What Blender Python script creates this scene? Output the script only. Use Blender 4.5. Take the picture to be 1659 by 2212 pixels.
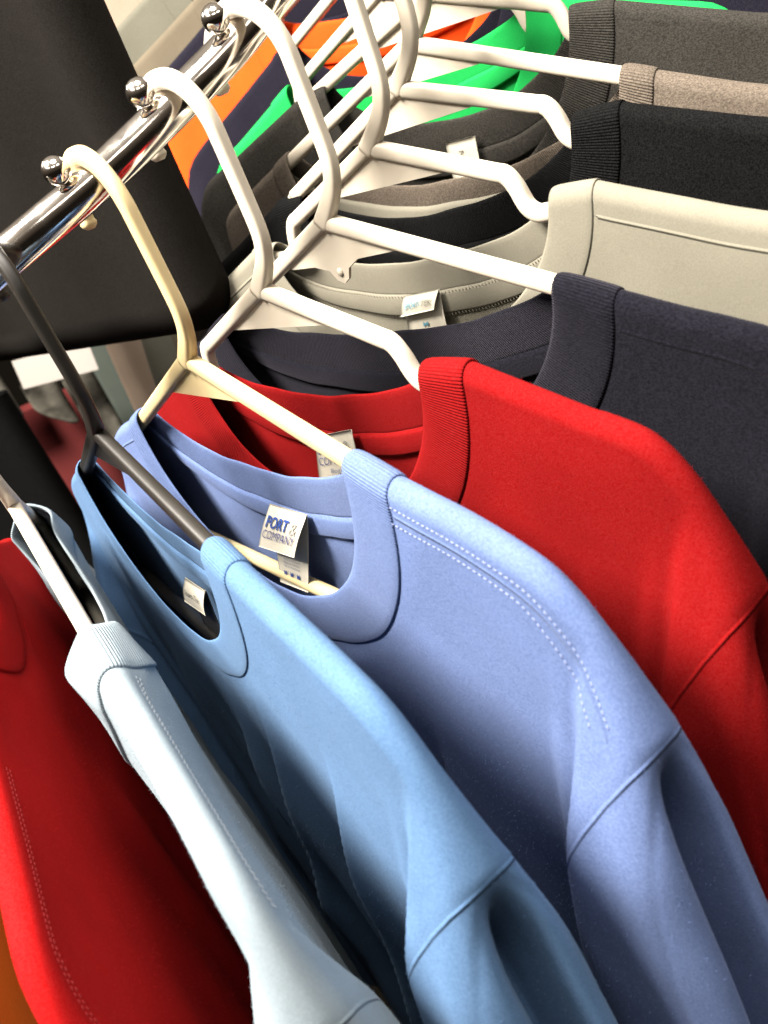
import bpy, bmesh, math, random
import numpy as np
from mathutils import Vector, Matrix

for o in list(bpy.data.objects):
    bpy.data.objects.remove(o)
S = 0.0125            # metres per layout unit
EYE = 1.45            # height of the photographer's phone above the floor
sc = bpy.context.scene
COL = sc.collection

# ------------------------------------------------------------------ camera
pt, rl = math.radians(27.63), math.radians(22.88)
fw = Vector((0, math.cos(pt), -math.sin(pt)))
up0 = Vector((0, math.sin(pt), math.cos(pt)))
rt0 = Vector((1, 0, 0))
c_right = math.cos(rl) * rt0 - math.sin(rl) * up0
c_up = math.sin(rl) * rt0 + math.cos(rl) * up0
cam_d = bpy.data.cameras.new('camera')
cam = bpy.data.objects.new('camera', cam_d)
COL.objects.link(cam)
m = Matrix.Identity(4)
for i in range(3):
    m[i][0], m[i][1], m[i][2] = c_right[i], c_up[i], -fw[i]
m[0][3], m[1][3], m[2][3] = 0, 0, EYE
cam.matrix_world = m
cam_d.sensor_fit = 'HORIZONTAL'
cam_d.sensor_width = 36
cam_d.lens = 36 * 1787.0 / 1659.0
cam_d.clip_start = 0.01
cam_d.clip_end = 60
cam_d.dof.use_dof = True
cam_d.dof.focus_distance = 0.40
cam_d.dof.aperture_fstop = 15
sc.camera = cam

# ------------------------------------------------------------------ light
w = bpy.data.worlds.new('World')
sc.world = w
w.use_nodes = True
wn, wl = w.node_tree.nodes, w.node_tree.links
bg = wn['Background']
# pale shop ceiling above, dim floor below
wtc = wn.new('ShaderNodeTexCoord')
wsep = wn.new('ShaderNodeSeparateXYZ')
wr = wn.new('ShaderNodeValToRGB')
wl.new(wtc.outputs['Generated'], wsep.inputs[0])
wmr = wn.new('ShaderNodeMapRange')
wmr.inputs[1].default_value = -1
wl.new(wsep.outputs[2], wmr.inputs[0])
wl.new(wmr.outputs[0], wr.inputs[0])
cr = wr.color_ramp
cr.elements[0].position = 0.45
cr.elements[0].color = (0.022, 0.017, 0.012, 1)
cr.elements[1].position = 0.93
cr.elements[1].color = (1.0, 0.86, 0.70, 1)
e_ = cr.elements.new(0.66)
e_.color = (0.19, 0.145, 0.105, 1)
e_ = cr.elements.new(0.80)
e_.color = (0.62, 0.51, 0.40, 1)
wl.new(wr.outputs[0], bg.inputs[0])
bg.inputs[1].default_value = 0.40


def area_light(name, loc, target, size, power, col):
    l = bpy.data.lights.new(name, 'AREA')
    l.shape = 'DISK'
    l.size = size
    l.energy = power
    l.color = col
    o = bpy.data.objects.new(name, l)
    COL.objects.link(o)
    o.location = loc
    d = Vector(target) - Vector(loc)
    o.rotation_euler = d.to_track_quat('-Z', 'Y').to_euler()
    return o


area_light('ceiling_spot', (-0.84, 0.28, 2.72), (0.0, 0.42, 1.35), 0.62, 185, (1.0, 0.91, 0.80))
area_light('ceiling_panel', (0.22, 0.0, 2.80), (0.05, 0.45, 1.35), 0.8, 46, (1.0, 0.93, 0.84))
# the shop's other ceiling lights, farther off
for i_, (lx, ly) in enumerate(((-1.7, -0.9), (1.6, -1.2), (-1.8, 2.0), (1.5, 2.2), (0.0, -1.9))):
    o_ = area_light('ceiling_troffer', (lx, ly, 2.9), (lx * .6, ly * .6, 0), 1.2, 9, (1.0, 0.93, 0.85))
    o_.data.shape = 'RECTANGLE'
    o_.data.size_y = 0.35

vs = sc.view_settings
vs.view_transform = 'Standard'
vs.look = 'None'
vs.exposure = 0.15
vs.gamma = 1.0

# ------------------------------------------------------------------ helpers
def tag(o, label=None, cat=None, group=None, kind=None):
    if label: o['label'] = label
    if cat: o['category'] = cat
    if group: o['group'] = group
    if kind: o['kind'] = kind
    return o


def empty(name, M=None, parent=None):
    o = bpy.data.objects.new(name, None)
    o.empty_display_size = 0.02
    COL.objects.link(o)
    if M is not None: o.matrix_world = M
    if parent: o.parent = parent
    return o


def mesh_obj(name, V, F, mat, parent=None, smooth=True, uv=None, attr=None):
    """V in layout units (local frame)"""
    me = bpy.data.meshes.new(name)
    V = np.asarray(V, dtype=float) * S
    me.from_pydata([tuple(v) for v in V], [], [tuple(int(i) for i in f) for f in F])
    if smooth:
        me.polygons.foreach_set('use_smooth', [True] * len(me.polygons))
    if uv is not None:
        l = me.uv_layers.new(name='UVMap')
        idx = np.empty(len(me.loops), dtype=np.int32)
        me.loops.foreach_get('vertex_index', idx)
        l.data.foreach_set('uv', np.asarray(uv, dtype=np.float32)[idx].ravel())
    for an, av in (attr or {}).items():
        at = me.attributes.new(an, 'FLOAT', 'POINT')
        at.data.foreach_set('value', np.asarray(av, dtype=np.float32))
    me.materials.append(mat)
    me.update()
    o = bpy.data.objects.new(name, me)
    COL.objects.link(o)
    if parent: o.parent = parent
    return o


def grid_faces(nu, nv, closed_u=False, off=0):
    F = []
    for i in range(nu if closed_u else nu - 1):
        j = (i + 1) % nu
        for k in range(nv - 1):
            F.append((off + i * nv + k, off + j * nv + k, off + j * nv + k + 1, off + i * nv + k + 1))
    return F


def catmull(P, n):
    P = np.asarray(P, float)
    P = np.vstack([2 * P[0] - P[1], P, 2 * P[-1] - P[-2]])
    out = []
    segs = len(P) - 3
    for i in range(segs):
        p0, p1, p2, p3 = P[i:i + 4]
        for t in np.linspace(0, 1, n, endpoint=(i == segs - 1)):
            out.append(0.5 * ((2 * p1) + (-p0 + p2) * t + (2 * p0 - 5 * p1 + 4 * p2 - p3) * t * t + (-p0 + 3 * p1 - 3 * p2 + p3) * t ** 3))
    return np.array(out)


def tube(path, r, ns=12, V=None, F=None, caps=True, squash=None, sq=1.0):
    """tube along a 3-D path; r scalar or list; returns verts, faces"""
    if V is None: V, F = [], []
    path = np.asarray(path, float)
    n = len(path)
    rr = np.full(n, r) if np.isscalar(r) else np.asarray(r)
    T = np.gradient(path, axis=0)
    T /= np.linalg.norm(T, axis=1)[:, None]
    ref = np.array([0, 1.0, 0]) if abs(T[0][1]) < 0.8 else np.array([1.0, 0, 0])
    base = len(V)
    a = np.linspace(0, 2 * math.pi, ns, endpoint=False)
    B = None
    for i in range(n):
        if B is None:
            B = ref - T[i] * (ref @ T[i])
        else:
            B = B - T[i] * (B @ T[i])
        B /= np.linalg.norm(B)
        Nn = np.cross(T[i], B)
        s1, s2 = (1, 1) if squash is None else squash
        for t in a:
            ct_, st_ = math.cos(t), math.sin(t)
            ct_, st_ = math.copysign(abs(ct_) ** sq, ct_), math.copysign(abs(st_) ** sq, st_)
            V.append(path[i] + rr[i] * (ct_ * B * s1 + st_ * Nn * s2))
    for i in range(n - 1):
        for k in range(ns):
            k2 = (k + 1) % ns
            F.append((base + i * ns + k, base + i * ns + k2, base + (i + 1) * ns + k2, base + (i + 1) * ns + k))
    if caps:
        F.append(tuple(base + k for k in range(ns))[::-1])
        F.append(tuple(base + (n - 1) * ns + k for k in range(ns)))
    return V, F


def sphere(c, r, nu=20, nv=12, sc3=(1, 1, 1)):
    V, F = [], []
    for i in range(nv + 1):
        th = math.pi * i / nv
        for k in range(nu):
            ph = 2 * math.pi * k / nu
            V.append((c[0] + sc3[0] * r * math.sin(th) * math.cos(ph), c[1] + sc3[1] * r * math.sin(th) * math.sin(ph), c[2] + sc3[2] * r * math.cos(th)))
    for i in range(nv):
        for k in range(nu):
            F.append((i * nu + k, (i + 1) * nu + k, (i + 1) * nu + (k + 1) % nu, i * nu + (k + 1) % nu))
    return V, F


def sstep(a, b, x):
    t = np.clip((np.asarray(x, float) - a) / (b - a), 0, 1)
    return t * t * (3 - 2 * t)


def rgb(r, g, b):
    f = lambda c: (c / 255 / 12.92) if c <= 10 else ((c / 255 + 0.055) / 1.055) ** 2.4
    return (f(r), f(g), f(b), 1)


# ------------------------------------------------------------------ materials
def new_mat(name):
    m = bpy.data.materials.new(name)
    m.use_nodes = True
    nt = m.node_tree
    return m, nt, nt.nodes['Principled BSDF']


def fabric(name, col, heather=0.0, hcol=None, sheen=0.25, fuzz=0.35, scale=1500, rough=0.95, stint=None):
    m, nt, b = new_mat(name)
    N, L = nt.nodes, nt.links
    tc = N.new('ShaderNodeTexCoord')
    b.inputs['Roughness'].default_value = rough
    b.inputs['Specular IOR Level'].default_value = 0.04
    b.inputs['Sheen Weight'].default_value = sheen * 0.3
    b.inputs['Sheen Roughness'].default_value = 0.5
    b.inputs['Sheen Tint'].default_value = (min(1, col[0] * 2 + .02), min(1, col[1] * 2 + .02), min(1, col[2] * 2 + .02), 1) if stint is None else tuple(stint) + (1,)
    n1 = N.new('ShaderNodeTexNoise')
    n1.inputs['Scale'].default_value = scale
    n1.inputs['Detail'].default_value = 3
    mp = N.new('ShaderNodeMapping')
    mp.inputs['Scale'].default_value = (0.7, 1, 1.0) if heather else (1, 1, 1)
    L.new(tc.outputs['Object'], mp.inputs['Vector'])
    L.new(mp.outputs['Vector'], n1.inputs['Vector'])
    # broad, faint unevenness of the dye
    n2 = N.new('ShaderNodeTexNoise')
    n2.inputs['Scale'].default_value = 28
    n2.inputs['Detail'].default_value = 4
    L.new(tc.outputs['Object'], n2.inputs['Vector'])
    r1 = N.new('ShaderNodeValToRGB')
    r1.color_ramp.elements[0].position = 0.36
    r1.color_ramp.elements[1].position = 0.66
    h = hcol or tuple(min(1, c * 1.6 + 0.05) for c in col[:3]) + (1,)
    k = heather if heather else 0.10
    r1.color_ramp.elements[0].color = tuple(c * (1 - 0.55 * k) for c in col[:3]) + (1,)
    r1.color_ramp.elements[1].color = tuple(c * (1 - k) + hh * k for c, hh in zip(col[:3], h[:3])) + (1,)
    L.new(n1.outputs['Fac'], r1.inputs['Fac'])
    mx = N.new('ShaderNodeMix')
    mx.data_type = 'RGBA'
    mx.blend_type = 'MULTIPLY'
    mx.inputs[0].default_value = 1.0
    r2 = N.new('ShaderNodeMapRange')
    r2.inputs[1].default_value = 0.3
    r2.inputs[2].default_value = 0.7
    r2.inputs[3].default_value = 0.92
    r2.inputs[4].default_value = 1.06
    L.new(n2.outputs['Fac'], r2.inputs[0])
    L.new(r1.outputs['Color'], mx.inputs[6])
    L.new(r2.outputs[0], mx.inputs[7])
    L.new(mx.outputs[2], b.inputs['Base Color'])
    bp = N.new('ShaderNodeBump')
    bp.inputs['Strength'].default_value = fuzz * 0.7
    bp.inputs['Distance'].default_value = 0.0006
    n3 = N.new('ShaderNodeTexNoise')
    n3.inputs['Scale'].default_value = scale * 1.4
    n3.inputs['Detail'].default_value = 4
    L.new(tc.outputs['Object'], n3.inputs['Vector'])
    L.new(n3.outputs['Fac'], bp.inputs['Height'])
    # sewn seams: a groove where the signed distance to the seam line is nil
    last = bp
    for an in ('arm_seam', 'top_seam'):
        at = N.new('ShaderNodeAttribute')
        at.attribute_name = an
        ab = N.new('ShaderNodeMath')
        ab.operation = 'ABSOLUTE'
        L.new(at.outputs['Fac'], ab.inputs[0])
        sm = N.new('ShaderNodeMapRange')
        sm.interpolation_type = 'SMOOTHSTEP'
        sm.inputs[1].default_value = 0.0
        sm.inputs[2].default_value = 0.085
        L.new(ab.outputs[0], sm.inputs[0])
        b2 = N.new('ShaderNodeBump')
        b2.inputs['Strength'].default_value = 0.9
        b2.inputs['Distance'].default_value = 0.0006
        L.new(sm.outputs[0], b2.inputs['Height'])
        L.new(last.outputs['Normal'], b2.inputs['Normal'])
        last = b2
    L.new(last.outputs['Normal'], b.inputs['Normal'])
    return m


def rib(name, base, pitch=260.0, strength=0.5):
    """rib knit: same yarn as the body, ribs run across the band (UV x is length in metres)"""
    m = base.copy()
    m.name = name
    nt = m.node_tree
    N, L = nt.nodes, nt.links
    b = [n for n in N if n.type == 'BSDF_PRINCIPLED'][0]
    uv = N.new('ShaderNodeUVMap')
    wv = N.new('ShaderNodeTexWave')
    wv.wave_type = 'BANDS'
    wv.bands_direction = 'X'
    wv.inputs['Scale'].default_value = pitch
    wv.inputs['Distortion'].default_value = 0.6
    wv.inputs['Detail'].default_value = 1
    wv.inputs['Detail Scale'].default_value = 0.4
    L.new(uv.outputs['UV'], wv.inputs['Vector'])
    old = [n for n in N if n.type == 'BUMP'][-1]
    bp = N.new('ShaderNodeBump')
    bp.inputs['Strength'].default_value = strength
    bp.inputs['Distance'].default_value = 0.0008
    L.new(wv.outputs['Fac'], bp.inputs['Height'])
    L.new(old.outputs['Normal'], bp.inputs['Normal'])
    L.new(bp.outputs['Normal'], b.inputs['Normal'])
    return m


def plastic(name, col, rough=0.32, sss=0.0):
    m, nt, b = new_mat(name)
    N, L = nt.nodes, nt.links
    tc = N.new('ShaderNodeTexCoord')
    n = N.new('ShaderNodeTexNoise')
    n.inputs['Scale'].default_value = 40
    n.inputs['Detail'].default_value = 5
    L.new(tc.outputs['Object'], n.inputs['Vector'])
    r = N.new('ShaderNodeValToRGB')
    r.color_ramp.elements[0].position = 0.3
    r.color_ramp.elements[1].position = 0.7
    r.color_ramp.elements[0].color = tuple(c * 0.93 for c in col[:3]) + (1,)
    r.color_ramp.elements[1].color = col
    L.new(n.outputs['Fac'], r.inputs['Fac'])
    L.new(r.outputs['Color'], b.inputs['Base Color'])
    mr = N.new('ShaderNodeMapRange')
    mr.inputs[3].default_value = rough - 0.08
    mr.inputs[4].default_value = rough + 0.12
    L.new(n.outputs['Fac'], mr.inputs[0])
    L.new(mr.outputs[0], b.inputs['Roughness'])
    b.inputs['IOR'].default_value = 1.45
    if sss:
        b.inputs['Subsurface Weight'].default_value = sss
        b.inputs['Subsurface Radius'].default_value = (0.004, 0.003, 0.002)
        b.inputs['Subsurface Scale'].default_value = 0.6
    return m


def chrome():
    m, nt, b = new_mat('chrome')
    N, L = nt.nodes, nt.links
    b.inputs['Metallic'].default_value = 1.0
    b.inputs['Base Color'].default_value = (0.90, 0.86, 0.81, 1)
    tc = N.new('ShaderNodeTexCoord')
    n = N.new('ShaderNodeTexNoise')
    n.inputs['Scale'].default_value = 90
    n.inputs['Detail'].default_value = 6
    L.new(tc.outputs['Object'], n.inputs['Vector'])
    mr = N.new('ShaderNodeMapRange')
    mr.inputs[1].default_value = 0.35
    mr.inputs[2].default_value = 0.75
    mr.inputs[3].default_value = 0.08
    mr.inputs[4].default_value = 0.20
    L.new(n.outputs['Fac'], mr.inputs[0])
    L.new(mr.outputs[0], b.inputs['Roughness'])
    return m


def flat(name, col, rough=0.7):
    m, nt, b = new_mat(name)
    N, L = nt.nodes, nt.links
    tc = N.new('ShaderNodeTexCoord')
    n = N.new('ShaderNodeTexNoise')
    n.inputs['Scale'].default_value = 300
    L.new(tc.outputs['Object'], n.inputs['Vector'])
    r = N.new('ShaderNodeValToRGB')
    r.color_ramp.elements[0].color = tuple(c * 0.94 for c in col[:3]) + (1,)
    r.color_ramp.elements[1].color = col
    L.new(n.outputs['Fac'], r.inputs['Fac'])
    L.new(r.outputs['Color'], b.inputs['Base Color'])
    b.inputs['Roughness'].default_value = rough
    return m


M_WHITE = plastic('white_plastic', (0.52, 0.475, 0.395, 1), 0.34, 0.15)
M_CREAM = plastic('yellowed_plastic', (0.54, 0.44, 0.245, 1), 0.34, 0.15)
M_BLACKP = plastic('black_plastic', (0.009, 0.008, 0.0065, 1), 0.42)
M_CHROME = chrome()
M_TAG = flat('tag_satin', (0.46, 0.44, 0.37, 1), 0.55)
M_TAGB = flat('tag_black_satin', (0.012, 0.012, 0.013, 1), 0.4)
M_INK = flat('ink_blue', (0.012, 0.045, 0.22, 1))
M_INK2 = flat('ink_violet', (0.055, 0.06, 0.18, 1))
M_INKG = flat('ink_pale_grey', (0.26, 0.26, 0.25, 1))
M_INKT = flat('ink_grey_blue', (0.15, 0.18, 0.26, 1))
M_INKC = flat('ink_cyan', (0.07, 0.21, 0.28, 1))
M_INKD = flat('ink_dark', (0.03, 0.027, 0.024, 1))
M_INKO = flat('ink_olive_grey', (0.16, 0.16, 0.13, 1))

# ------------------------------------------------------------------ layout of the hangers on the spiral rail
#     neck of the hanger (layout units from the phone), yaw, tilt
HANG = {
    'Y': ((-21.0, 31.6, -12.0), -79.0, 1.0),
    'Z': ((-16.9, 31.0, -10.6), -75.0, 1.0),
    'W': ((-12.95, 30.74, -9.49), -69.4, 1.3),
    'X': ((-8.71, 30.53, -8.16), -65.7, 2.4),
    'A': ((-4.52, 30.98, -7.11), -62.0, 1.7),
    'B': ((-1.02, 31.83, -5.95), -57.7, 1.1),
    'C': ((2.20, 32.97, -4.77), -55.2, 1.1),
    'D': ((5.00, 34.91, -3.17), -51.5, -0.4),
    'E': ((7.26, 37.49, -1.74), -49.1, 0.4),
    'F': ((8.95, 40.40, -0.43), -49.7, -2.5),
    'G': ((10.98, 43.35, 1.18), -37.8, -3.5),
    'H': ((10.15, 49.14, 2.20), -46.5, -1.0),
    'I': ((11.21, 53.09, 4.38), -49.4, -1.9),
    'J': ((11.56, 56.78, 5.91), -43.5, -3.4),
    'K': ((10.89, 60.41, 8.39), -38.0, -3.1),
    'L': ((10.31, 64.14, 9.48), -29.5, -3.6),
    'M': ((8.96, 67.65, 11.54), -22.1, -3.3),
    'N': ((7.34, 71.10, 13.29), -15.4, -3.2),
}


def frame(k):
    (N, yaw, tl) = HANG[k]
    y, t = math.radians(yaw), math.radians(tl)
    X = np.array([math.cos(y), math.sin(y), 0.0])
    Z = np.array([0, 0, 1.0])
    X, Z = math.cos(t) * X + math.sin(t) * Z, math.cos(t) * Z - math.sin(t) * X
    return np.array(N), X, np.cross(Z, X), Z


def frame_matrix(k):
    N, X, Y, Z = frame(k)
    M = Matrix.Identity(4)
    for i in range(3):
        M[i][0], M[i][1], M[i][2] = X[i], Y[i], Z[i]
        M[i][3] = N[i] * S
    M[2][3] += EYE
    return M


# ------------------------------------------------------------------ the chrome spiral rail
RZ = 6.52
rail_root = empty('spiral_rail')
rail_root.location = (0, 0, EYE)
tag(rail_root, 'polished chrome spiral display rail with ball stops carrying all the hangers', 'clothes rail')
order = ['Y', 'Z', 'W', 'X', 'A', 'B', 'C', 'D', 'E', 'F', 'G', 'H', 'I', 'J', 'K', 'L', 'M', 'N']
RP = []
for k in order:
    N, X, Y, Z = frame(k)
    RP.append(N - 0.6 * X + RZ * Z)
RP = np.array(RP)
Q = RP.copy()
for it in range(3):
    Q[1:-1] = 0.25 * Q[:-2] + 0.5 * Q[1:-1] + 0.25 * Q[2:]
RPs = 0.6 * RP + 0.4 * Q
ext0 = RPs[0] + (RPs[0] - RPs[1]) * 1.5
path = catmull(np.vstack([ext0, RPs]), 14)
V, F = tube(path, 0.68, 32)
mesh_obj('rail_tube', V, F, M_CHROME, rail_root)
for i, k in enumerate(order):
    a, b = RPs[max(i - 1, 0)], RPs[min(i + 1, len(RPs) - 1)]
    T = (b - a) / np.linalg.norm(b - a)
    up = np.array([0, 0, 1.0]) - T * T[2]
    up /= np.linalg.norm(up)
    out = np.cross(T, up)
    up = math.cos(math.radians(28)) * up + math.sin(math.radians(28)) * out
    c0 = RPs[i] - T * 0.40
    V, F = sphere(c0 + up * 1.16, 0.48, 28, 18)
    ball = mesh_obj('ball_stop', V, F, M_CHROME, rail_root)
    V, F = tube([c0 + up * 0.5, c0 + up * 0.8, c0 + up * 1.1], 0.2, 12)
    mesh_obj('pin', V, F, M_CHROME, ball)

# ------------------------------------------------------------------ hangers
SL = math.tan(math.radians(19.9))


def arm_path(side, notch, end=0.0):
    P = [(0, 0), (1.2, -1.2 * SL), (3, -3 * SL)]
    if notch:
        n = notch
        P += [(n - 0.9, -(n - 0.9) * SL), (n - 0.35, -(n - .35) * SL - .02), (n - 0.05, -n * SL - 0.35), (n + 0.2, -n * SL - 1.05), (n + 0.55, -n * SL - 1.38), (n + 1.0, -n * SL - 1.42),
              (n + 1.6, -n * SL - 1.36), (n + 2.3, -(n + 2.3) * SL - 0.42), (n + 3.0, -(n + 3.0) * SL - 0.12), (n + 3.8, -(n + 3.8) * SL - .02)]
    else:
        P += [(6, -6 * SL), (9, -9 * SL)]
    e = end
    P += [(12.5, -12.5 * SL), (14.6 + e, -(14.6 + e) * SL), (15.6 + e, -(15.6 + e) * SL - 0.15), (16.0 + e, -(16.0 + e) * SL - 0.7), (16.0 + e, -8.0), (15.8 + e, -9.6), (15.3 + e, -10.3), (14.5 + e, -10.4)]
    return [(side * x, 0, z) for x, z in P]


def make_hanger(key, mat, label, notch=None, ornate=False, end=0.0):
    root = empty('clothes_hanger', frame_matrix(key))
    tag(root, label, 'hanger', 'hangers on the spiral rail')
    # hook
    P = []
    for a in np.linspace(182, 0, 22):
        P.append((-0.6 + 2.2 * math.cos(math.radians(a)), 0, 5.35 + 2.2 * math.sin(math.radians(a))))
    P += [(1.6, 0, 4.4), (1.6, 0, 3.2), (1.58, 0, 2.2), (1.45, 0, 1.6), (1.1, 0, 1.0), (0.6, 0, 0.5), (0.15, 0, 0.1), (-.1, 0, -.12)]
    P = np.array(P)
    Ps = catmull(P, 3)
    r = np.full(len(Ps), 0.33)
    r[:3] = (0.20, 0.33, 0.38)
    r[-10:] = np.linspace(0.33, 0.42, 10)
    V, F = tube(Ps, r, 24, squash=(0.74, 0.98), sq=0.62)
    mesh_obj('hook', V, F, mat, root)
    for s in (1, -1):
        n = notch
        if isinstance(notch, tuple): n = notch[0] if s > 0 else notch[1]
        pa = catmull(arm_path(s, n, end), 6)
        V, F = tube(pa, 0.33, 24, squash=(0.80, 0.98), sq=0.7)
        mesh_obj('arm', V, F, mat, root)
    V, F = tube([(-14.6 - end, 0, -10.4), (-7, 0, -10.42), (0, 0, -10.45), (7, 0, -10.42), (14.6 + end, 0, -10.4)], 0.32, 12)
    mesh_obj('crossbar', V, F, mat, root)
    # thin web under the neck
    zb = -1.55
    prof = [(-3.6, zb + .1), (-3.2, zb), (3.2, zb), (3.6, zb + .1), (0.25, 0.1), (-0.25, 0.1)]
    if ornate:
        prof = [(-3.6, zb + .1), (-3.0, zb - .05), (-1.6, zb - .1), (-0.75, zb - 0.35), (-0.5, zb - .75), (-0.15, zb - .92), (0.2, zb - .75), (0.42, zb - 0.35), (1.1, zb - 0.05), (3.2, zb), (3.6, zb + .1), (0.25, 0.1), (-0.25, 0.1)]
    V = [(x, -0.07, z) for x, z in prof] + [(x, 0.07, z) for x, z in prof]
    n = len(prof)
    F = [tuple(range(n)), tuple(range(2 * n - 1, n - 1, -1))] + [(i, n + i, n + (i + 1) % n, (i + 1) % n) for i in range(n)]
    mesh_obj('web', V, F, mat, root, smooth=False)
    if ornate:
        V, F = sphere((-0.15, -0.08, zb - .45), 0.17, 12, 8, (1, .5, 1))
        mesh_obj('stud', V, F, mat, root)
    return root


# ------------------------------------------------------------------ shirts
def ridge_curve(p):
    """right half, from the neck line out over the shoulder and down the sleeve"""
    sh = p.get('sh', 0.0)
    P = [(0, 0.40)]
    for x in (2, 4, 5.2, 6, 6.8, 7.5, 8.2, 9, 9.8, 10.6, 12, 13.5):
        z = 0.41 - SL * x
        if p.get('notch'):
            n = p['notch']
            z -= p.get('nsag', 0.7) * math.exp(-((x - n - 1.0) / 0.7) ** 2)
        if p.get('lift'): z += p['lift'] * math.exp(-((x - 14) / 2.5) ** 2)
        P.append((x, z))
    l = p.get('lift', 0)
    zo = -SL * sh
    P += [(15.0 + sh, -4.96 + l * .8 + zo), (16.2 + sh, -5.45 + l * .4 + zo), (17.1 + sh, -6.4 + zo * .7), (17.8 + sh, -7.8 + zo * .3), (18.44 + sh, -9.55), (18.55 + sh, -10.2), (18.95 + sh, -12.2), (19.4 + sh, -15.2), (19.8 + sh, -17.8),
          (20.3 + sh, -22.5), (20.8 + sh, -30), (21.1 + sh, -40), (21.2 + sh, -47)]
    return catmull(P, 12)


def g_round(q):
    q = np.clip(q, 0, 1)
    return np.sqrt(np.maximum(0, 1 - (1 - q) ** 2))


class Shirt:
    def __init__(s, p):
        s.p = p
        s.R = ridge_curve(p)
        s.rx, s.rz = s.R[:, 0], s.R[:, 1]
        dx = np.gradient(s.rx)
        dz = np.gradient(s.rz)
        s.cosn = np.abs(dx) / np.sqrt(dx * dx + dz * dz)
        kk = np.ones(17) / 17
        s.cosn = np.convolve(np.pad(s.cosn, 8, mode='edge'), kk, mode='valid')
        rs = random.Random(p.get('seed', 1))
        s.pl = [(rs.uniform(0.35, 1.3), rs.uniform(0, 6.28), rs.uniform(-.03, .03)) for _ in range(5)]
        s.plb = [(rs.uniform(0.35, 1.3), rs.uniform(0, 6.28), rs.uniform(-.03, .03)) for _ in range(5)]

    def dn(s, x, z):
        ax = np.abs(x)
        zr = np.interp(ax, s.rx, s.rz)
        cs = np.interp(ax, s.rx, s.cosn)
        return (zr - z) * cs

    def xedge(s, z):
        return np.interp(-z, -s.rz, s.rx)

    def y(s, x, z, side, folds=True):
        """side -1 front, +1 back: the cloth's distance from the hanger plane"""
        p = s.p
        d = np.maximum(0, s.dn(x, z))
        ax = np.abs(x)
        if side < 0:
            y = 0.44 * g_round(d / 0.5) + p.get('ff', 0.70) * (1 - np.exp(-d / 6.0))
        else:
            y = 0.42 * g_round(d / 0.48) + p.get('fb', 0.42) * (1 - np.exp(-d / 5.0))
        if not folds:
            cfl = p.get('cfl', 0)
            if cfl: y = y + cfl * np.exp(-((ax - p.get('ci', 9) - .3) / 1.3) ** 2) * sstep(.05, 1.2, d) * np.exp(-d / 4)
            return side * y
        # sleeve: two lobes with a crease between
        B = sstep(-6.6, -14, z) * p.get('bulge', 1.5) * (1.0 if side < 0 else p.get('bback', 0.45))
        sh = p.get('sh', 0.0)
        xe = np.interp(-z, [7, 9, 12, 15, 21, 30, 47], [16.9, 16.3, 15.8, 15.2, 14.0, 12.8, 12.2]) + sh + p.get('xe', 0)
        xm = np.interp(-z, [9, 11, 14, 19, 23, 47], [18.0, 17.7, 17.4, 17.0, 16.9, 17.0]) + sh + p.get('xm', 0)
        xo = s.xedge(z)
        q1 = np.clip((ax - xe) / np.maximum(.2, xm - xe), 0, 1)
        q2 = np.clip((ax - xm) / np.maximum(.2, xo - xm), 0, 1)
        q0 = np.clip((ax - xe) / np.maximum(.2, xo - xe), 0, 1)
        rise = sstep(xe - .05, xe + .5, ax) * (.75 + .25 * sstep(0, .6, q1))
        outer = g_round((xo - ax) / np.maximum(.3, np.minimum(1.3, .4 * (xo - xe))))
        y = y + B * rise * outer
        # a flatter second fold beside the sleeve
        xs2 = np.interp(-z, [7, 11, 15, 20, 30], [16.1, 15.0, 14.2, 13.2, 11.5]) + sh + p.get('xe', 0)
        y = y + p.get('fold2', 0.35) * (1.0 if side < 0 else .4) * sstep(-7.0, -15, z) * sstep(xs2 - .2, xs2 + .5, ax) * outer
        cfl = p.get('cfl', 0)
        if cfl: y = y + cfl * np.exp(-((ax - p.get('ci', 9) - .3) / 1.3) ** 2) * sstep(.05, 1.2, d) * np.exp(-d / 4)
        # plain body front sinks back between the sleeves
        # soft pleats, growing downwards
        g = sstep(-7, -30, z) * p.get('pleat', 0.35)
        pl = s.pl if side < 0 else s.plb
        for f, ph, k in pl:
            y = y + g * 0.45 * np.sin(f * x + ph + k * z * 2) * sstep(.5, 3, d)
        for (x0, x1, z0, z1, amp, wd, sd) in p.get('folds', []):
            if sd != side: continue
            t = np.clip((z - z0) / (z1 - z0), 0, 1.2)
            u = x - (x0 + (x1 - x0) * t)
            y = y + amp * sstep(z0 + .5, z0 + (z1 - z0) * .5, z) * sstep(-.25, .3, u) * np.exp(-np.maximum(u, 0) / wd)
        # raised armhole seam
        a = ax - s.xseam(z)
        live = (z < -9.0 + 0)
        y = y + live * sstep(-9, -11, z) * (0.03 * np.exp(-((a + .4) / .4) ** 2))
        # limp, uneven cloth
        k = sstep(.3, 2.0, d) * p.get('limp', 1.6)
        sd = p.get('seed', 1) * 1.7
        y = y + k * (0.022 * np.sin(.75 * x - .35 * z + sd + 1.3 * np.sin(.31 * z + sd)) + 0.014 * np.sin(.42 * x + .55 * z + 2.1 * sd + 1.1 * np.sin(.3 * x))
                     + 0.006 * np.sin(1.9 * x + .7 * z + 3 * sd + 1.5 * np.sin(.7 * z)))
        return side * y

    def xseam(s, z):
        return np.interp(-z, [9.3, 9.8, 10.4, 11.2, 12.2, 13.4, 14.8, 16.4, 18, 20, 24, 47], [19.2, 18.65, 18.1, 17.5, 16.85, 16.15, 15.45, 14.8, 14.3, 13.9, 13.4, 13.0]) + s.p.get('sh', 0)

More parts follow.
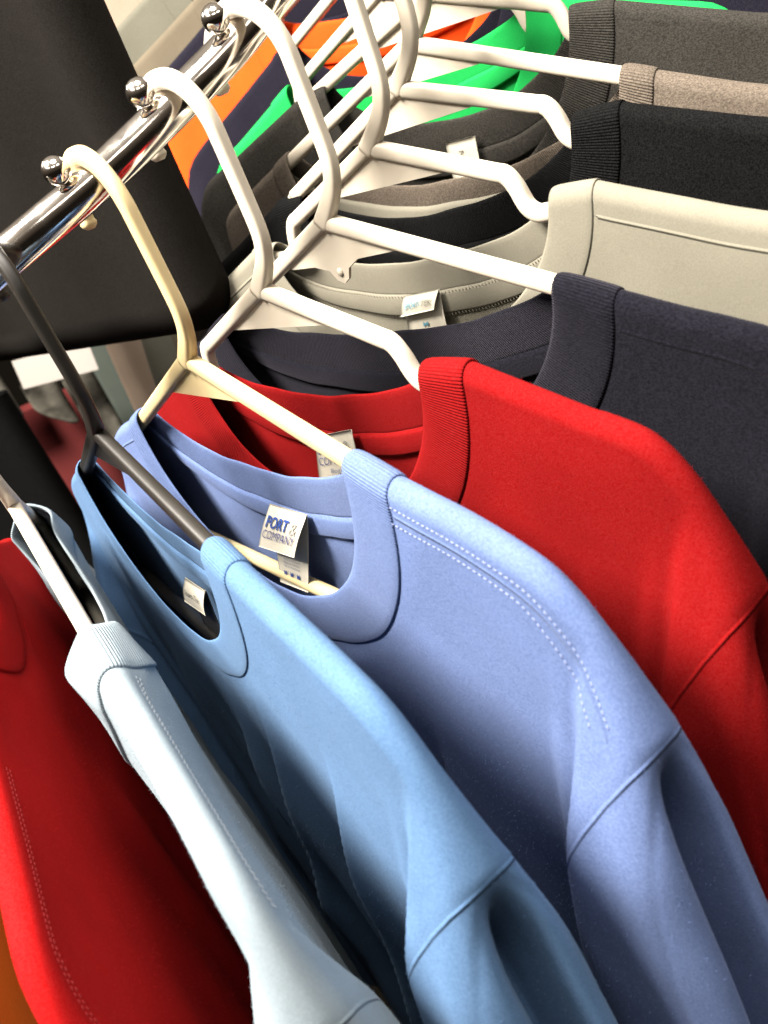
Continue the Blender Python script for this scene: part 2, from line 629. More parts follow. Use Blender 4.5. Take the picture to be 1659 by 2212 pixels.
    def collar2d(s, th, side, outer):
        """th -90..90 deg from bottom centre"""
        p = s.p
        cw = p.get('cw', 1.75)
        xi = p.get('ci', 9.0)
        xo = xi + cw
        X = xo if outer else xi
        zb = p.get('zf', -10.0) if side < 0 else p.get('zb', -5.2)
        if outer: zb -= cw * (1.08 if side < 0 else 0.95)
        zc = np.interp(X, s.rx, s.rz)
        sn, cn = np.sin(th), np.cos(th)
        x = X * np.sign(sn) * np.abs(sn) ** p.get('cp', 0.92)
        z = zc + (zb - zc) * cn ** (1.0 if side < 0 else 1.25)
        wob = 0.035 * np.sin(1.1 * x + p.get('seed', 1)) + 0.018 * np.sin(2.3 * x + 2 * p.get('seed', 1))
        return x, z + wob * cn


def loop_params(n):
    """w in -1..1 for one side, clustered at the shoulder ridges"""
    q = np.linspace(0, 1, n + 1)
    wpos = 1 - (1 - q) ** 2.1
    return np.concatenate([-wpos[::-1], wpos[1:]])


def make_shirt(key, p, matb, matr, label, cat='shirt', name='sweatshirt', n=46, nv=90, group='shirts on the spiral rail'):
    Mx = frame_matrix(key)
    Mx[2][3] -= p.get('sag', 0) * S
    root = empty(name, Mx)
    tag(root, label, cat, group)
    sh = Shirt(p)
    W = loop_params(n)
    nW = len(W)
    tv = np.linspace(0, 1, nv) ** 1.6
    xo, cw = p.get('ci', 9.0) + p.get('cw', 1.75), p.get('cw', 1.75)
    # ridge path from the outer collar edge
    i0 = np.searchsorted(sh.rx, xo)
    zr0 = np.interp(xo, sh.rx, sh.rz)
    rp = np.vstack([[xo, zr0], sh.R[i0:]])
    L = np.concatenate([[0], np.cumsum(np.linalg.norm(np.diff(rp, axis=0), axis=1))])
    L /= L[-1]
    Rx, Rz = np.interp(tv, L, rp[:, 0]), np.interp(tv, L, rp[:, 1])
    rings = []
    for side in (-1, 1):
        ww = W if side < 0 else W[::-1]
        th = ww * math.pi / 2
        cx, cz = sh.collar2d(th, side, True)
        x0, z0 = sh.collar2d(np.array([0.0]), side, True)
        a = np.abs(ww)[:, None]
        sg = np.sign(ww)[:, None]
        cenz = z0[0] + (-47 - z0[0]) * tv
        bx = a * Rx[None] * sg
        bz = (1 - a) * cenz[None] + a * Rz[None]
        base0x, base0z = a[:, 0] * Rx[0] * sg[:, 0], (1 - a[:, 0]) * cenz[0] + a[:, 0] * Rz[0]
        k = (1 - tv) ** 3.0
        x = bx + (cx - base0x)[:, None] * k[None]
        z = bz + (cz - base0z)[:, None] * k[None]
        y = sh.y(x, z, side)
        # settle the cloth under the collar band
        y0 = sh.y(x, z, side, folds=False)
        kk = sstep(0.0, 0.04, tv)[None]
        y = y0 * (1 - kk) + y * kk
        # the empty sleeve folds in along its outer edge: a hollow between a front and a back lobe
        near = sstep(3.2, 0.6, sh.xedge(z) - np.abs(x))
        val = p.get('valley', 2.6) * sstep(-9.7, -14.0, z)
        x = x - np.sign(x) * val * near * np.exp(-((y + 0.15 - 0.03 * (z + 10)) / p.get('vw', 0.5)) ** 2)
        ring = np.stack([x, y, z], axis=2)
        rings.append(ring[:-1] if side < 0 else ring[:-1])
    G = np.concatenate(rings, axis=0)           # closed loop
    nl = G.shape[0]
    Vt = G.reshape(-1, 3)
    F = np.array(grid_faces(nl, nv, True))
    ctr = Vt[F].mean(axis=1)
    sx_ = np.abs(Vt[:, 0]) - sh.xseam(Vt[:, 2])
    slope = (sh.xseam(Vt[:, 2] - .05) - sh.xseam(Vt[:, 2] + .05)) / .1
    arm_seam = sx_ / np.sqrt(1 + slope ** 2)
    top_seam = (sh.dn(Vt[:, 0], Vt[:, 2]) - 0.95) * (1 + 80 * (1 - sstep(xo - .3, xo + .1, np.abs(Vt[:, 0]))) + 80 * sstep(-9.4, -9.9, Vt[:, 2]))
    top_seam = np.where(Vt[:, 1] > 0, -3.0, top_seam)
    if not p.get('sseam', 0): top_seam = top_seam * 0 + 3
    slv = (ctr[:, 2] < -9.2) & (np.abs(ctr[:, 0]) > sh.xseam(ctr[:, 2]))

    def sub(name, mask):
        f = F[mask]
        if not len(f): return None
        u, inv = np.unique(f, return_inverse=True)
        return mesh_obj(name, Vt[u], inv.reshape(f.shape), matb, root, attr={'arm_seam': arm_seam[u], 'top_seam': top_seam[u]})
    nf = p.get('fuzz', 0)
    if nf:
        # loose fibres standing off the brushed cloth
        rs = np.random.RandomState(p.get('seed', 1))
        a0, a1, a2 = Vt[F[:, 0]], Vt[F[:, 1]], Vt[F[:, 3]]
        nr = np.cross(a1 - a0, a2 - a0)
        ar = np.linalg.norm(nr, axis=1)
        ok = (ctr[:, 2] > -30) & (ctr[:, 0] > -12) & (ar > 1e-9)
        pick = rs.choice(np.where(ok)[0], nf, p=(ar * ok)[ok] / (ar * ok).sum())
        nn = nr[pick] / ar[pick][:, None]
        if (nn[:, 1] * Vt[F[pick, 0], 1]).sum() < 0: nn = -nn
        c = a0[pick] + rs.rand(nf, 1) * (a1 - a0)[pick] + rs.rand(nf, 1) * (a2 - a0)[pick]
        dr = nn + rs.normal(0, .75, (nf, 3))
        dr /= np.linalg.norm(dr, axis=1)[:, None]
        ln = (0.03 + 0.07 * rs.rand(nf, 1) ** 2)
        sd_ = np.cross(dr, rs.normal(0, 1, (nf, 3)))
        sd_ /= np.linalg.norm(sd_, axis=1)[:, None]
        V3 = np.stack([c - sd_ * .005, c + sd_ * .005, c + dr * ln], 1).reshape(-1, 3)
        tag(mesh_obj('fuzz', V3, np.arange(3 * nf).reshape(-1, 3), matb, root, smooth=False), kind='stuff')
    sub('body', ~slv)
    sub('sleeve', slv & (ctr[:, 0] > 0))
    sub('sleeve', slv & (ctr[:, 0] < 0))
    # ---- collar band
    loopA, loopB = [], []
    nc = p.get('ncol', n)
    Wc = loop_params(nc)
    for side in (-1, 1):
        ww = (Wc if side < 0 else Wc[::-1])[:-1]
        th = ww * math.pi / 2
        for outer, dst in ((False, loopA), (True, loopB)):
            x, z = sh.collar2d(th, side, outer)
            y = sh.y(x, z, side, folds=False)
            dst.append(np.stack([x, y, z], 1))
    A, B = np.concatenate(loopA), np.concatenate(loopB)
    B = A + (B - A) * 1.04
    e = B - A
    T = np.roll(A + B, -1, axis=0) - np.roll(A + B, 1, axis=0)
    Nn = np.cross(e, T)
    Nn /= np.linalg.norm(Nn, axis=1)[:, None]
    if Nn[nc // 2][1] > 0 and True:
        pass
    mid = len(Wc) // 2
    if Nn[mid][1] > 0: Nn = -Nn
    # small waviness of a real collar
    ct = p.get('cthick', 0.085)
    prof = [(1.0, .45), (.97, .75), (.85, .95), (.6, 1.05), (.3, 1.05), (.12, .9), (.03, .55), (-.02, 0), (.03, -.5), (.15, -.75), (.5, -.7), (.85, -.55), (1.0, -.4)]
    Vc, UV = [], []
    arc = np.concatenate([[0], np.cumsum(np.linalg.norm(np.diff((A + B) / 2, axis=0), axis=1))])
    for i in range(len(A)):
        for q, h in prof:
            Vc.append(A[i] + e[i] * q + Nn[i] * (h * ct))
            UV.append((arc[i] * S, q * cw * S))
    npf = len(prof)
    Fc = grid_faces(len(A), npf, True) + [(i * npf + npf - 1, ((i + 1) % len(A)) * npf + npf - 1, ((i + 1) % len(A)) * npf, i * npf) for i in range(len(A))]
    mesh_obj('collar', Vc, Fc, matr, root, uv=UV)
    # ---- neck tape along the inside of the back
    if p.get('tape', 1):
        ww = np.linspace(-0.93, 0.93, 60)
        th = ww * math.pi / 2
        x1, z1 = sh.collar2d(th, 1, True)
        Vn = []
        hgt = p.get('tapeh', 0.95)
        for q, off in ((-0.10, .05), (0, .14), (.12, .17), (.5, .16), (.88, .17), (1.0, .13), (1.03, .02)):
            z = z1 - hgt * q * np.cos(th) ** .5
            y = sh.y(x1, z, 1, folds=False) - off
            Vn.append(np.stack([x1, y, z], 1))
        Vn = np.concatenate(Vn)
        mesh_obj('neck_tape', Vn, grid_faces(7, 60), p.get('tapemat', matb), root)
    return root, sh


def stitches(root, sh, mat, lines, x0, x1, pitch=0.19, length=0.13, r=0.022, side=-1):
    """two rows of thread beside the shoulder seam"""
    V, F = [], []
    for dd in lines:
        rx = np.linspace(x0, x1, 600)
        rz = np.interp(rx, sh.rx, sh.rz)
        cs = np.interp(rx, sh.rx, sh.cosn)
        sn = np.sqrt(1 - cs ** 2)
        xs, z = rx - sn * dd, rz - cs * dd
        y = sh.y(xs, z, side)
        P = np.stack([xs, y + side * 0.006, z], 1)
        s = np.concatenate([[0], np.cumsum(np.linalg.norm(np.diff(P, axis=0), axis=1))])
        t = 0.0
        while t + length < s[-1]:
            q = [[np.interp(t + length * f, s, P[:, i]) for i in range(3)] for f in (0, .33, .66, 1)]
            tube(q, [r * .5, r, r, r * .5], 6, V, F)
            t += pitch
    o = mesh_obj('stitching', V, F, mat, root)
    tag(o, kind='stuff')
    return o


# ------------------------------------------------------------------ neck labels
def text_mesh(txt, bold=0.0, spacing=1.0):
    cu = bpy.data.curves.new('t', 'FONT')
    cu.body = txt
    cu.size = 1.0
    cu.offset = bold
    cu.space_character = spacing
    cu.resolution_u = 3
    o = bpy.data.objects.new('t', cu)
    COL.objects.link(o)
    dg = bpy.context.evaluated_depsgraph_get()
    dg.update()
    me = o.evaluated_get(dg).to_mesh()
    V = np.array([v.co[:2] for v in me.vertices])
    F = [tuple(pl.vertices) for pl in me.polygons]
    o.evaluated_get(dg).to_mesh_clear()
    bpy.data.objects.remove(o)
    bpy.data.curves.remove(cu)
    mn, mx = V.min(0), V.max(0)
    return (V - mn) / (mx - mn), F


def strip(name, fn, nu, nv, mat, parent, thick=0.025):
    """sheet with thickness from fn(u,v)->xyz"""
    V = [fn(i / (nu - 1), j / (nv - 1)) for i in range(nu) for j in range(nv)]
    G = np.array(V).reshape(nu, nv, 3)
    du = np.gradient(G, axis=0)
    dv = np.gradient(G, axis=1)
    nn = np.cross(du, dv)
    nn /= np.linalg.norm(nn, axis=2)[:, :, None]
    G2 = G + nn * thick
    V = np.concatenate([G.reshape(-1, 3), G2.reshape(-1, 3)])
    F = grid_faces(nu, nv)
    off = nu * nv
    F += [tuple(i + off for i in f[::-1]) for f in F]
    b = [i * nv for i in range(nu)] + [(nu - 1) * nv + j for j in range(1, nv)] + [i * nv + nv - 1 for i in range(nu - 2, -1, -1)] + [j for j in range(nv - 2, 0, -1)]
    F += [(b[i], b[(i + 1) % len(b)], b[(i + 1) % len(b)] + off, b[i] + off) for i in range(len(b))]
    return mesh_obj(name, V, F, mat, parent)


def print_on(fn, txt, box, mat, parent, bold=0.0, name='lettering', lift=0.042, rot=False):
    """box: u0,v0(top),u1,v1(bottom) on the strip"""
    V, F = text_mesh(txt, bold)
    u0, v0, u1, v1 = box
    out = []
    for a, b in V:
        if rot: a, b = 1 - b, a          # text turned a quarter
        u, v = u0 + (u1 - u0) * a, v1 + (v0 - v1) * b
        p = np.array(fn(u, v))
        e = 1e-3
        n = np.cross(np.array(fn(u + e, v)) - p, np.array(fn(u, v + e)) - p)
        n /= np.linalg.norm(n)
        if n[1] > 0: n = -n
        out.append(p + n * lift)
    return mesh_obj(name, out, F, mat, parent, smooth=False)


# ------------------------------------------------------------------ fabrics
F_BLUE = fabric('periwinkle_fleece', (0.080, 0.120, 0.258, 1), 0.25, (0.16, 0.215, 0.37, 1), sheen=0.22, stint=(.55, .6, .75), fuzz=0.3)
F_RED = fabric('red_fleece', (0.145, 0.0018, 0.0023, 1), 0.0, fuzz=0.3)
F_SCARLET = fabric('scarlet_fleece', (0.26, 0.0030, 0.0034, 1), 0.0, fuzz=0.3)
F_NAVYH = fabric('navy_heather_fleece', (0.0030, 0.0031, 0.0055, 1), 0.4, (0.013, 0.0125, 0.019, 1), sheen=0.42, stint=(.30, .29, .36), fuzz=0.4, scale=1300)
F_BEIGE = fabric('stone_performance_knit', (0.150, 0.143, 0.115, 1), 0.0, sheen=0.05, fuzz=0.06, rough=0.75)
F_BLACK = fabric('black_knit', (0.0014, 0.0016, 0.0018, 1), 0.0, sheen=0.0, fuzz=0.15)
F_BROWNH = fabric('brown_heather_jersey', (0.075, 0.062, 0.05, 1), 0.45, (0.16, 0.135, 0.11, 1), fuzz=0.35)
F_CHARH = fabric('charcoal_heather_jersey', (0.020, 0.019, 0.017, 1), 0.4, (0.060, 0.056, 0.050, 1), fuzz=0.3, scale=1500)
F_GREEN = fabric('bright_green_knit', (0.008, 0.25, 0.05, 1), 0.0, fuzz=0.15, sheen=0.1)
F_NAVY = fabric('navy_knit', (0.006, 0.0055, 0.011, 1), 0.0, fuzz=0.2)
F_ORANGE = fabric('orange_knit', (0.66, 0.060, 0.006, 1), 0.0, fuzz=0.15, sheen=0.1)
F_KHAKI = fabric('khaki_twill', (0.085, 0.072, 0.052, 1), 0.0, fuzz=0.15)
F_SAGE = fabric('sage_grey_twill', (0.085, 0.083, 0.066, 1), 0.0, fuzz=0.15)
F_LBLUE = fabric('light_blue_jersey', (0.062, 0.122, 0.235, 1), 0.2, (0.13, 0.22, 0.35, 1), sheen=0.22, stint=(.45, .6, .75), fuzz=0.25)
F_WHITE = fabric('icy_blue_fleece', (0.185, 0.228, 0.262, 1), 0.0, fuzz=0.35, sheen=0.6)
F_MUST = fabric('mustard_fleece', (0.30, 0.11, 0.012, 1), 0.0, fuzz=0.25)
F_BEIGE2 = fabric('pale_beige_knit', (0.20, 0.155, 0.12, 1), 0.0, fuzz=0.15)
F_THREAD = flat('pale_thread', (0.17, 0.20, 0.34, 1), 0.9)
F_THREADW = flat('white_thread', (0.26, 0.30, 0.34, 1), 0.8)
F_THREADR = flat('red_thread', (0.24, 0.006, 0.007, 1), 0.8)

# ------------------------------------------------------------------ the shirts, nearest end of the rail first
P_A = dict(fuzz=48000, seed=3, folds=[(8.5, 6.0, -13.0, -26.0, 0.5, 2.5, -1)], sseam=1, zf=-10.0, zb=-5.3, ci=9.0, cw=1.85, n=3, lift=0.35)
P_X = dict(fuzz=42000, seed=8, folds=[(12.0, 6.5, -8.5, -26.0, 1.0, 3.0, -1), (6.5, -0.5, -9.5, -27.0, 0.9, 2.4, -1), (1.5, -4.5, -12, -28, .7, 2, -1)], zf=-8.5, zb=-5.4, ci=8.4, cw=1.35, cthick=0.06, sh=-0.1, lift=.2)
P_B = dict(fuzz=42000, seed=5, folds=[(12.5, 10.5, -9.0, -24.0, 0.6, 1.6, -1)], zf=-9.0, zb=-4.9, ci=7.6, cw=1.9, sh=-0.9, notch=6.7)
P_C = dict(fuzz=27000, seed=6, sseam=1, zf=-9.3, zb=-5.0, ci=9.8, cw=1.9)
P_D = dict(seed=12, sseam=1, zf=-7.9, zb=-4.9, ci=7.6, cw=1.6, cthick=.06, notch=6.2, pleat=.15)
P_E = dict(seed=13, zf=-8.9, zb=-5.4, ci=7.4, cw=1.8, notch=6.7)
P_F = dict(seed=14, zf=-9.2, zb=-6.1, ci=9.4, cw=1.2, tapeh=1.2, tapemat=F_BEIGE)
P_G = dict(seed=15, zf=-8.9, zb=-5.6, ci=6.4, cw=1.8, notch=6.0)
P_H = dict(seed=16, zf=-8.8, zb=-4.0, ci=8.0, cw=1.6)
P_W = dict(fuzz=60000, seed=21, cfl=1.0, sh=0.8, zf=-8.6, zb=-4.6, ci=8.0, cw=1.9, cthick=.11)
P_Z = dict(fuzz=42000, seed=22, cfl=0.25, zf=-3.6, zb=-3.2, ci=3.6, cw=1.9, cthick=.11)


def ribm(f, **k):
    return rib(f.name + '_rib', f, **k)


rA, sA = make_shirt('A', P_A, F_BLUE, ribm(F_BLUE), 'periwinkle blue sweatshirt with two rows of stitching along its shoulder', n=110, nv=270)
stitches(rA, sA, F_THREAD, (0.66, 1.22), 10.9, 18.25)
rX, sX = make_shirt('X', P_X, F_LBLUE, ribm(F_LBLUE, strength=.35), 'light blue jersey shirt on the black plastic hanger', n=110, nv=270)
rB, sB = make_shirt('B', P_B, F_RED, ribm(F_RED), 'red sweatshirt directly behind the periwinkle blue one', n=90, nv=220)
rC, sC = make_shirt('C', P_C, F_NAVYH, ribm(F_NAVYH), 'navy heather sweatshirt between the red sweatshirt and the stone beige shirt', n=64, nv=130)
rD, sD = make_shirt('D', P_D, F_BEIGE, F_BEIGE, 'smooth stone beige shirt with a white size tag', name='shirt', n=64, nv=130)
# overlocked seam inside the beige neck
V, F = [], []
for row, dz_ in ((0, 0.02), (1, -1.0)):
    for w_ in np.linspace(-0.92, 0.92, 150):
        th_ = np.array([w_ * math.pi / 2])
        x_, z_ = sD.collar2d(th_, 1, True)
        z_ = z_ + dz_ * np.cos(th_) ** .5
        y_ = sD.y(x_, z_, 1, folds=False) - 0.17
        c_ = np.array([x_[0], y_[0], z_[0]])
        tube([c_ + (-.02, 0, .07), c_, c_ + (.03, 0, -.07)], [.008, .017, .008], 5, V, F)
tag(mesh_obj('stitching', V, F, flat('brown_thread', (0.105, 0.094, 0.072, 1), 0.9), rD), kind='stuff')
rE, sE = make_shirt('E', P_E, F_BLACK, ribm(F_BLACK), 'plain black shirt just behind the stone beige shirt', name='shirt', n=50, nv=100)
rF, sF = make_shirt('F', P_F, F_BROWNH, ribm(F_BROWNH), 'brown grey heather shirt behind the black shirt', name='shirt', n=50, nv=100)
rG, sG = make_shirt('G', P_G, F_CHARH, ribm(F_CHARH), 'dark charcoal heather shirt in front of the bright green shirt', name='shirt', n=50, nv=100)
rH, sH = make_shirt('H', P_H, F_GREEN, F_GREEN, 'bright green shirt near the top of the rail', name='shirt', n=40, nv=70)
make_shirt('I', dict(P_H, sh=4.5, zb=-6.3, seed=30), F_NAVY, F_NAVY, 'dark navy shirt between the green and the orange shirt', name='shirt', n=36, nv=60)
make_shirt('J', dict(P_H, sh=4.5, zb=-4.2, seed=31), F_ORANGE, F_ORANGE, 'bright orange shirt near the top of the rail', name='shirt', n=36, nv=60)
make_shirt('K', dict(P_H, sh=3, zb=-4.6, seed=32), F_NAVY, F_NAVY, 'dark navy shirt behind the orange shirt', name='shirt', n=36, nv=60)
make_shirt('L', dict(P_H, sh=3, seed=33), F_KHAKI, F_KHAKI, 'khaki shirt at the far top of the rail', name='shirt', n=36, nv=60)
make_shirt('N', dict(P_H, sh=3, seed=35), F_BEIGE2, F_BEIGE2, 'pale pinkish beige shirt, the farthest on the rail', name='shirt', n=36, nv=60)
make_shirt('M', dict(P_H, sh=3, seed=34), F_SAGE, F_SAGE, 'sage grey shirt behind the khaki one', name='shirt', n=36, nv=60)
rW, sW = make_shirt('W', P_W, F_WHITE, ribm(F_WHITE), 'pale icy blue sweatshirt between the leftmost red sweatshirt and the light blue shirt', n=90, nv=220)
stitches(rW, sW, F_THREADW, (0.62, 0.80), 10.2, 18.2, side=1)
rZ, sZ = make_shirt('Z', P_Z, F_SCARLET, ribm(F_SCARLET), 'red sweatshirt cut off by the left edge of the picture', n=64, nv=130)
stitches(rZ, sZ, F_THREADR, (0.62, 0.80), 10.2, 18.2, side=1)
rY, sY = make_shirt('Y', dict(P_Z, seed=41, fuzz=0), F_MUST, ribm(F_MUST), 'mustard sweatshirt in the bottom left corner', n=40, nv=90)

# ------------------------------------------------------------------ hangers
for k, mat, lab, notch, orn in (
        ('A', M_CREAM, 'yellowed cream plastic hanger holding the periwinkle blue sweatshirt', None, False),
        ('X', M_BLACKP, 'black plastic hanger holding the light blue shirt', None, False),
        ('W', M_WHITE, 'white plastic hanger holding the pale icy blue sweatshirt', None, False),
        ('Z', M_WHITE, 'white plastic hanger holding the leftmost red sweatshirt', None, False),
        ('Y', M_WHITE, 'white plastic hanger holding the mustard sweatshirt', None, False),
        ('B', M_WHITE, 'notched white plastic hanger holding the red sweatshirt behind the blue', 6.7, False),
        ('C', M_WHITE, 'white plastic hanger with a round stud, holding the navy heather sweatshirt', None, True),
        ('D', M_WHITE, 'notched white plastic hanger holding the stone beige shirt', 6.2, False),
        ('E', M_WHITE, 'notched white plastic hanger holding the black shirt', (6.7, 8.4), False),
        ('F', M_WHITE, 'white plastic hanger holding the brown grey heather shirt', None, False),
        ('G', M_WHITE, 'notched white plastic hanger holding the dark charcoal heather shirt', (6.0, 8.0), False),
        ('H', M_WHITE, 'white plastic hanger holding the bright green shirt', 7.5, False),
        ('I', M_WHITE, 'white plastic hanger holding the navy shirt in front of the orange', None, False),
        ('J', M_WHITE, 'white plastic hanger holding the orange shirt', 7.5, False),
        ('K', M_WHITE, 'white plastic hanger holding the navy shirt behind the orange', None, False),
        ('L', M_WHITE, 'white plastic hanger holding the khaki shirt', None, False),
        ('M', M_WHITE, 'white plastic hanger holding the sage grey shirt', None, False),
        ('N', M_WHITE, 'white plastic hanger holding the pale beige shirt', None, False)):
    make_hanger(k, mat, lab, notch, orn, {'B': -0.9}.get(k, 0.0))


# ------------------------------------------------------------------ neck labels sewn into the shirts
def quad_fn(top, bot, curl=0.0, ccurl=0.0):
    """top/bot = (xl, xr, y, z [, zr]); curl bends the length, ccurl the width"""
    def fn(u, v):
        xl = top[0] + (bot[0] - top[0]) * v
        xr = top[1] + (bot[1] - top[1]) * v
        y = top[2] + (bot[2] - top[2]) * v ** 1.3 - curl * math.sin(math.pi * min(max(v, 0), 1)) + ccurl * (2 * u - 1) ** 2 * v
        zt = top[3] + ((top[4] if len(top) > 4 else top[3]) - top[3]) * u
        zb = bot[3] + ((bot[4] if len(bot) > 4 else bot[3]) - bot[3]) * u
        return (xl + (xr - xl) * u, y, zt + (zb - zt) * v)
    return fn


# periwinkle sweatshirt
f_main = quad_fn((-0.3, 2.75, 0.42, -6.85, -6.75), (-1.75, 0.85, -0.30, -10.85, -10.65), 0.05)
f_flap = quad_fn((-0.3, 2.78, 0.40, -6.82, -6.72), (-1.55, 1.75, -0.48, -8.72, -8.45), 0.16)
tA = strip('size_tag', f_main, 20, 32, M_TAG, rA)
strip('tag_flap', f_flap, 24, 28, M_TAG, tA)
print_on(f_flap, 'PORT', (0.09, 0.22, 0.68, 0.48), M_INK, tA, bold=0.022, lift=0.05)
print_on(f_flap, '&', (0.73, 0.24, 0.92, 0.50), M_INKG, tA, lift=0.05)
print_on(f_flap, 'COMPANY', (0.07, 0.53, 0.93, 0.73), M_INK2, tA, bold=-0.004, lift=0.05)
for i, t in enumerate(('Made in Honduras', 'Hecho en Honduras', 'Fait au Honduras')):
    print_on(f_main, t, (0.24, 0.625 + .045 * i, 0.76, 0.66 + .045 * i), M_INKT, tA, lift=0.042)
for i in range(3):
    print_on(f_main, 'M', (0.22 + .22 * i, 0.80, 0.31 + .22 * i, 0.865), M_INK, tA, bold=0.02, lift=0.042)
for i in range(2):
    print_on(f_main, '|', (0.375 + .22 * i, 0.79, 0.383 + .22 * i, 0.875), M_INKG, tA, lift=0.042)

# red sweatshirt
f_main = quad_fn((-1.55, 1.35, 0.35, -6.75, -6.2), (-2.4, 1.1, 0.05, -9.2, -8.6), 0.04)
tB = strip('size_tag', f_main, 10, 12, M_TAG, rB)
print_on(f_main, 'PORT', (0.08, 0.17, 0.66, 0.36), M_INK, tB, bold=0.022)
print_on(f_main, '&', (0.73, 0.17, 0.90, 0.38), M_INKG, tB)
print_on(f_main, 'COMPANY', (0.07, 0.42, 0.93, 0.58), M_INK2, tB, bold=-0.004)
print_on(f_main, 'Bogs', (0.34, 0.66, 0.62, 0.78), M_INKT, tB)

# stone beige shirt
f_main = quad_fn((-1.25, 0.80, 0.42, -6.3, -6.15), (-1.75, 0.62, 0.30, -8.40, -8.25), 0.04)
f_flap = quad_fn((-1.25, 0.82, 0.38, -6.28, -6.13), (-1.62, 0.42, 0.12, -7.12, -6.92), 0.08)
tD = strip('size_tag', f_main, 8, 12, M_TAG, rD)
strip('tag_flap', f_flap, 10, 10, M_TAG, tD)
print_on(f_flap, 'SPORT-', (0.12, 0.38, 0.57, 0.66), M_INKC, tD, bold=0.02, lift=0.05)
print_on(f_flap, 'TEK', (0.58, 0.38, 0.90, 0.66), M_INKO, tD, bold=0.01, lift=0.05)
print_on(f_main, 'M', (0.44, 0.61, 0.57, 0.70), M_INKC, tD, bold=0.02)
print_on(f_main, 'MADE IN HAITI', (0.26, 0.80, 0.74, 0.86), M_INKO, tD)

# charcoal heather shirt
f_main = quad_fn((-1.0, 0.62, 0.40, -6.5), (-0.98, 0.62, 0.25, -8.6), 0.04)
tG = strip('size_tag', f_main, 8, 10, M_TAG, rG)
print_on(f_main, 'MAN', (0.38, 0.25, 0.55, 0.72), M_INKD, tG, rot=True)

# light blue shirt: white label over a black one
f_main = quad_fn((-1.0, 1.6, 0.25, -7.4, -7.2), (-2.2, 0.7, 0.0, -10.8, -10.6), 0.05)
f_flap = quad_fn((-1.0, 1.62, 0.2, -7.35, -7.15), (-2.3, 0.9, -0.15, -8.85, -8.45), 0.12)
tX = strip('size_tag', f_main, 8, 12, M_TAGB, rX)
strip('tag_flap', f_flap, 10, 10, M_TAG, tX)
print_on(f_flap, 'Sport-Tek', (0.12, 0.35, 0.85, 0.62), M_INKD, tX, lift=0.05)


# ------------------------------------------------------------------ what hangs and stands behind the rail
def hanging_slab(name, label, cat, org, yaw, width, ztop, zbot, thick, mat, seed=1, round_c=1.5, fold=0.4, group=None, nu=40, nv=50, hem_slope=0.0):
    """a garment hanging in a vertical plane: org is its right-hand edge (x, y), it runs along yaw for width"""
    root = empty(name)
    root.location = (org[0] * S, org[1] * S, EYE + zbot * S)
    root.rotation_euler = (0, 0, math.radians(yaw))
    rs = random.Random(seed)
    ph = [(rs.uniform(.15, .9), rs.uniform(0, 6.28)) for _ in range(5)]
    H = ztop - zbot
    us = np.linspace(0, 1, nu) ** 1.0 * width
    us = width * (0.5 - 0.5 * np.cos(np.pi * np.linspace(0, 1, nu)))
    vs_ = H * (1 - np.cos(np.pi / 2 * np.linspace(0, 1, nv)))
    U, Vv = np.meshgrid(us, vs_, indexing='ij')
    # rounded lower corners
    for cx, sg in ((0, 1), (width, -1)):
        d = np.abs(U - cx)
        k = np.clip(1 - d / round_c, 0, 1)
    e = np.minimum(np.minimum(U, width - U), Vv + 0.0)
    t = thick * g_round(e / (thick * 1.2))
    lift = round_c * (1 - np.sqrt(np.clip(1 - np.clip(1 - np.minimum(U, width - U) / round_c, 0, 1) ** 2, 0, 1)))
    Zz = Vv + lift * np.clip(1 - Vv / (3 * round_c), 0, 1) + hem_slope * U * np.clip(1 - Vv / H, 0, 1)
    w_ = sum(fold * .5 * np.sin(f * U + p + .05 * Vv * (i - 2)) for i, (f, p) in enumerate(ph)) * np.clip(e / 2, 0, 1)
    front = np.stack([U, -(t + w_), Zz], 2).reshape(-1, 3)
    back = np.stack([U, (t - w_ * .5), Zz], 2).reshape(-1, 3)
    F = grid_faces(nu, nv)
    n = len(front)
    mesh_obj('front_panel', front, F, mat, root)
    mesh_obj('back_panel', back, [f[::-1] for f in F], mat, root)
    tag(root, label, cat, group)
    return root


F_SOOT = fabric('black_brushed_cloth', (0.005, 0.0042, 0.0034, 1), 0.0, sheen=0.05, fuzz=0.3)
F_MAROON = fabric('maroon_knit', (0.11, 0.020, 0.020, 1), 0.0, fuzz=0.2)
F_SLATE = fabric('slate_green_knit', (0.045, 0.055, 0.048, 1), 0.0, fuzz=0.2)
F_ROSE = fabric('dusty_rose_knit', (0.22, 0.13, 0.10, 1), 0.0, fuzz=0.2)
F_RUST = fabric('rust_knit', (0.30, 0.06, 0.02, 1), 0.0, fuzz=0.2)
F_PALE = fabric('pale_grey_mottled_cloth', (0.20, 0.19, 0.16, 1), 0.97, (0.008, 0.0075, 0.0065, 1), fuzz=0.2, scale=34)  # pale and near-black blotches mixed into the colour by coarse noise
M_CARD = flat('white_card', (0.34, 0.32, 0.30, 1), 0.6)

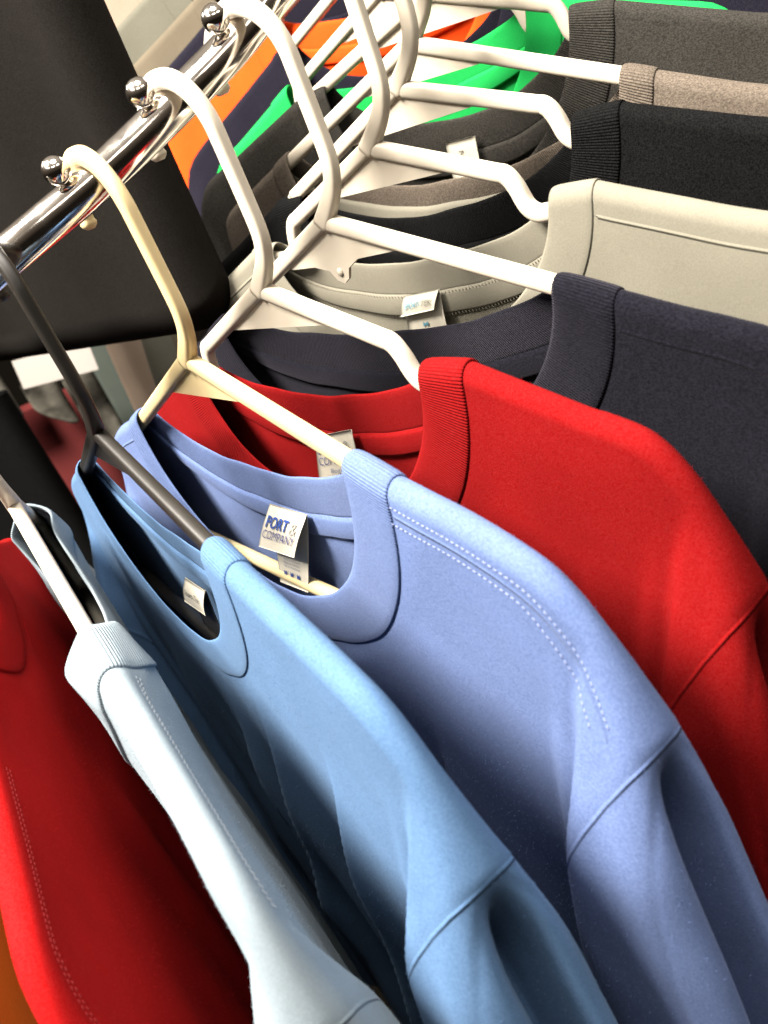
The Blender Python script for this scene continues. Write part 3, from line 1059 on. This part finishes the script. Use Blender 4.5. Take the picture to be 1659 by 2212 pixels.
hanging_slab('black_garment', 'large black garment hanging behind the chrome rail at upper left', 'garment', (-3.0, 43.4), 133, 34, 9.5, -9.3, 1.7, F_SOOT, 6, 2.8, 0.8, nu=60, nv=70)
hanging_slab('hanging_garment', 'slate green garment hanging beneath the black one, by the white card', 'garment', (-19.9, 95), 180, 4.6, 0, -60, 1.2, F_SLATE, 5, 1, .2, group='garments on the rack behind')
hanging_slab('hanging_garment', 'dusty rose garment hanging beside the slate green one', 'garment', (-17.6, 95), 180, 2.1, 0, -60, .9, F_ROSE, 6, 1, .2, group='garments on the rack behind')
hanging_slab('hanging_garment', 'black garment hanging next to the rust coloured strip', 'garment', (-12.2, 96.5), 180, 5.2, 0, -60, 1.2, F_BLACK, 7, 1, .2, group='garments on the rack behind')
hanging_slab('hanging_garment', 'thin rust orange garment edge between two black garments', 'garment', (-16.3, 94.6), 180, 0.55, 0, -60, .5, F_RUST, 8, .3, .05, group='garments on the rack behind')
hanging_slab('hanging_garment', 'maroon garment hanging behind the black hanger', 'garment', (-25.6, 93), 180, 8.5, -19.3, -60, 1.6, F_MAROON, 9, 1, .4, group='garments on the rack behind')
hanging_slab('hanging_garment', 'deep black garment hanging at the left edge behind the white hanger', 'garment', (-28.2, 80), 180, 22, -14.5, -60, 1.6, F_BLACK, 10, 1, .3, group='garments on the rack behind')

card = empty('shelf_card')
card.location = (-24.4 * S, 85 * S, EYE - 15 * S)
card.rotation_euler = (0, math.radians(8), 0)
Vb = [(x, y, z) for x in (-3.8, 3.8) for y in (-.08, .08) for z in (-1.45, 1.45)]
Fb = [(0, 1, 3, 2), (4, 6, 7, 5), (0, 4, 5, 1), (2, 3, 7, 6), (0, 2, 6, 4), (1, 5, 7, 3)]
mesh_obj('card', Vb, Fb, M_CARD, card, smooth=False)
tag(card, 'blank white card under the black garment', 'card')


hanging_slab('hanging_garment', 'pale grey mottled cloth hanging below the white card', 'garment', (-26.0, 88), 180, 3.6, -16.0, -22.5, .5, F_PALE, 13, 1.2, .5, group='garments on the rack behind', hem_slope=.9)
hanging_slab('hanging_garment', 'pale grey mottled cloth right of the black hanger stem', 'garment', (-22.2, 88), 180, 3.4, -17.2, -29.0, .5, F_PALE, 15, .8, .6, group='garments on the rack behind', hem_slope=1.2)
hanging_slab('hanging_garment', 'small pale cloth at the left edge under the white card', 'garment', (-30.8, 88), 180, 4.0, -14.0, -19.4, .5, F_PALE, 17, .8, .4, group='garments on the rack behind')
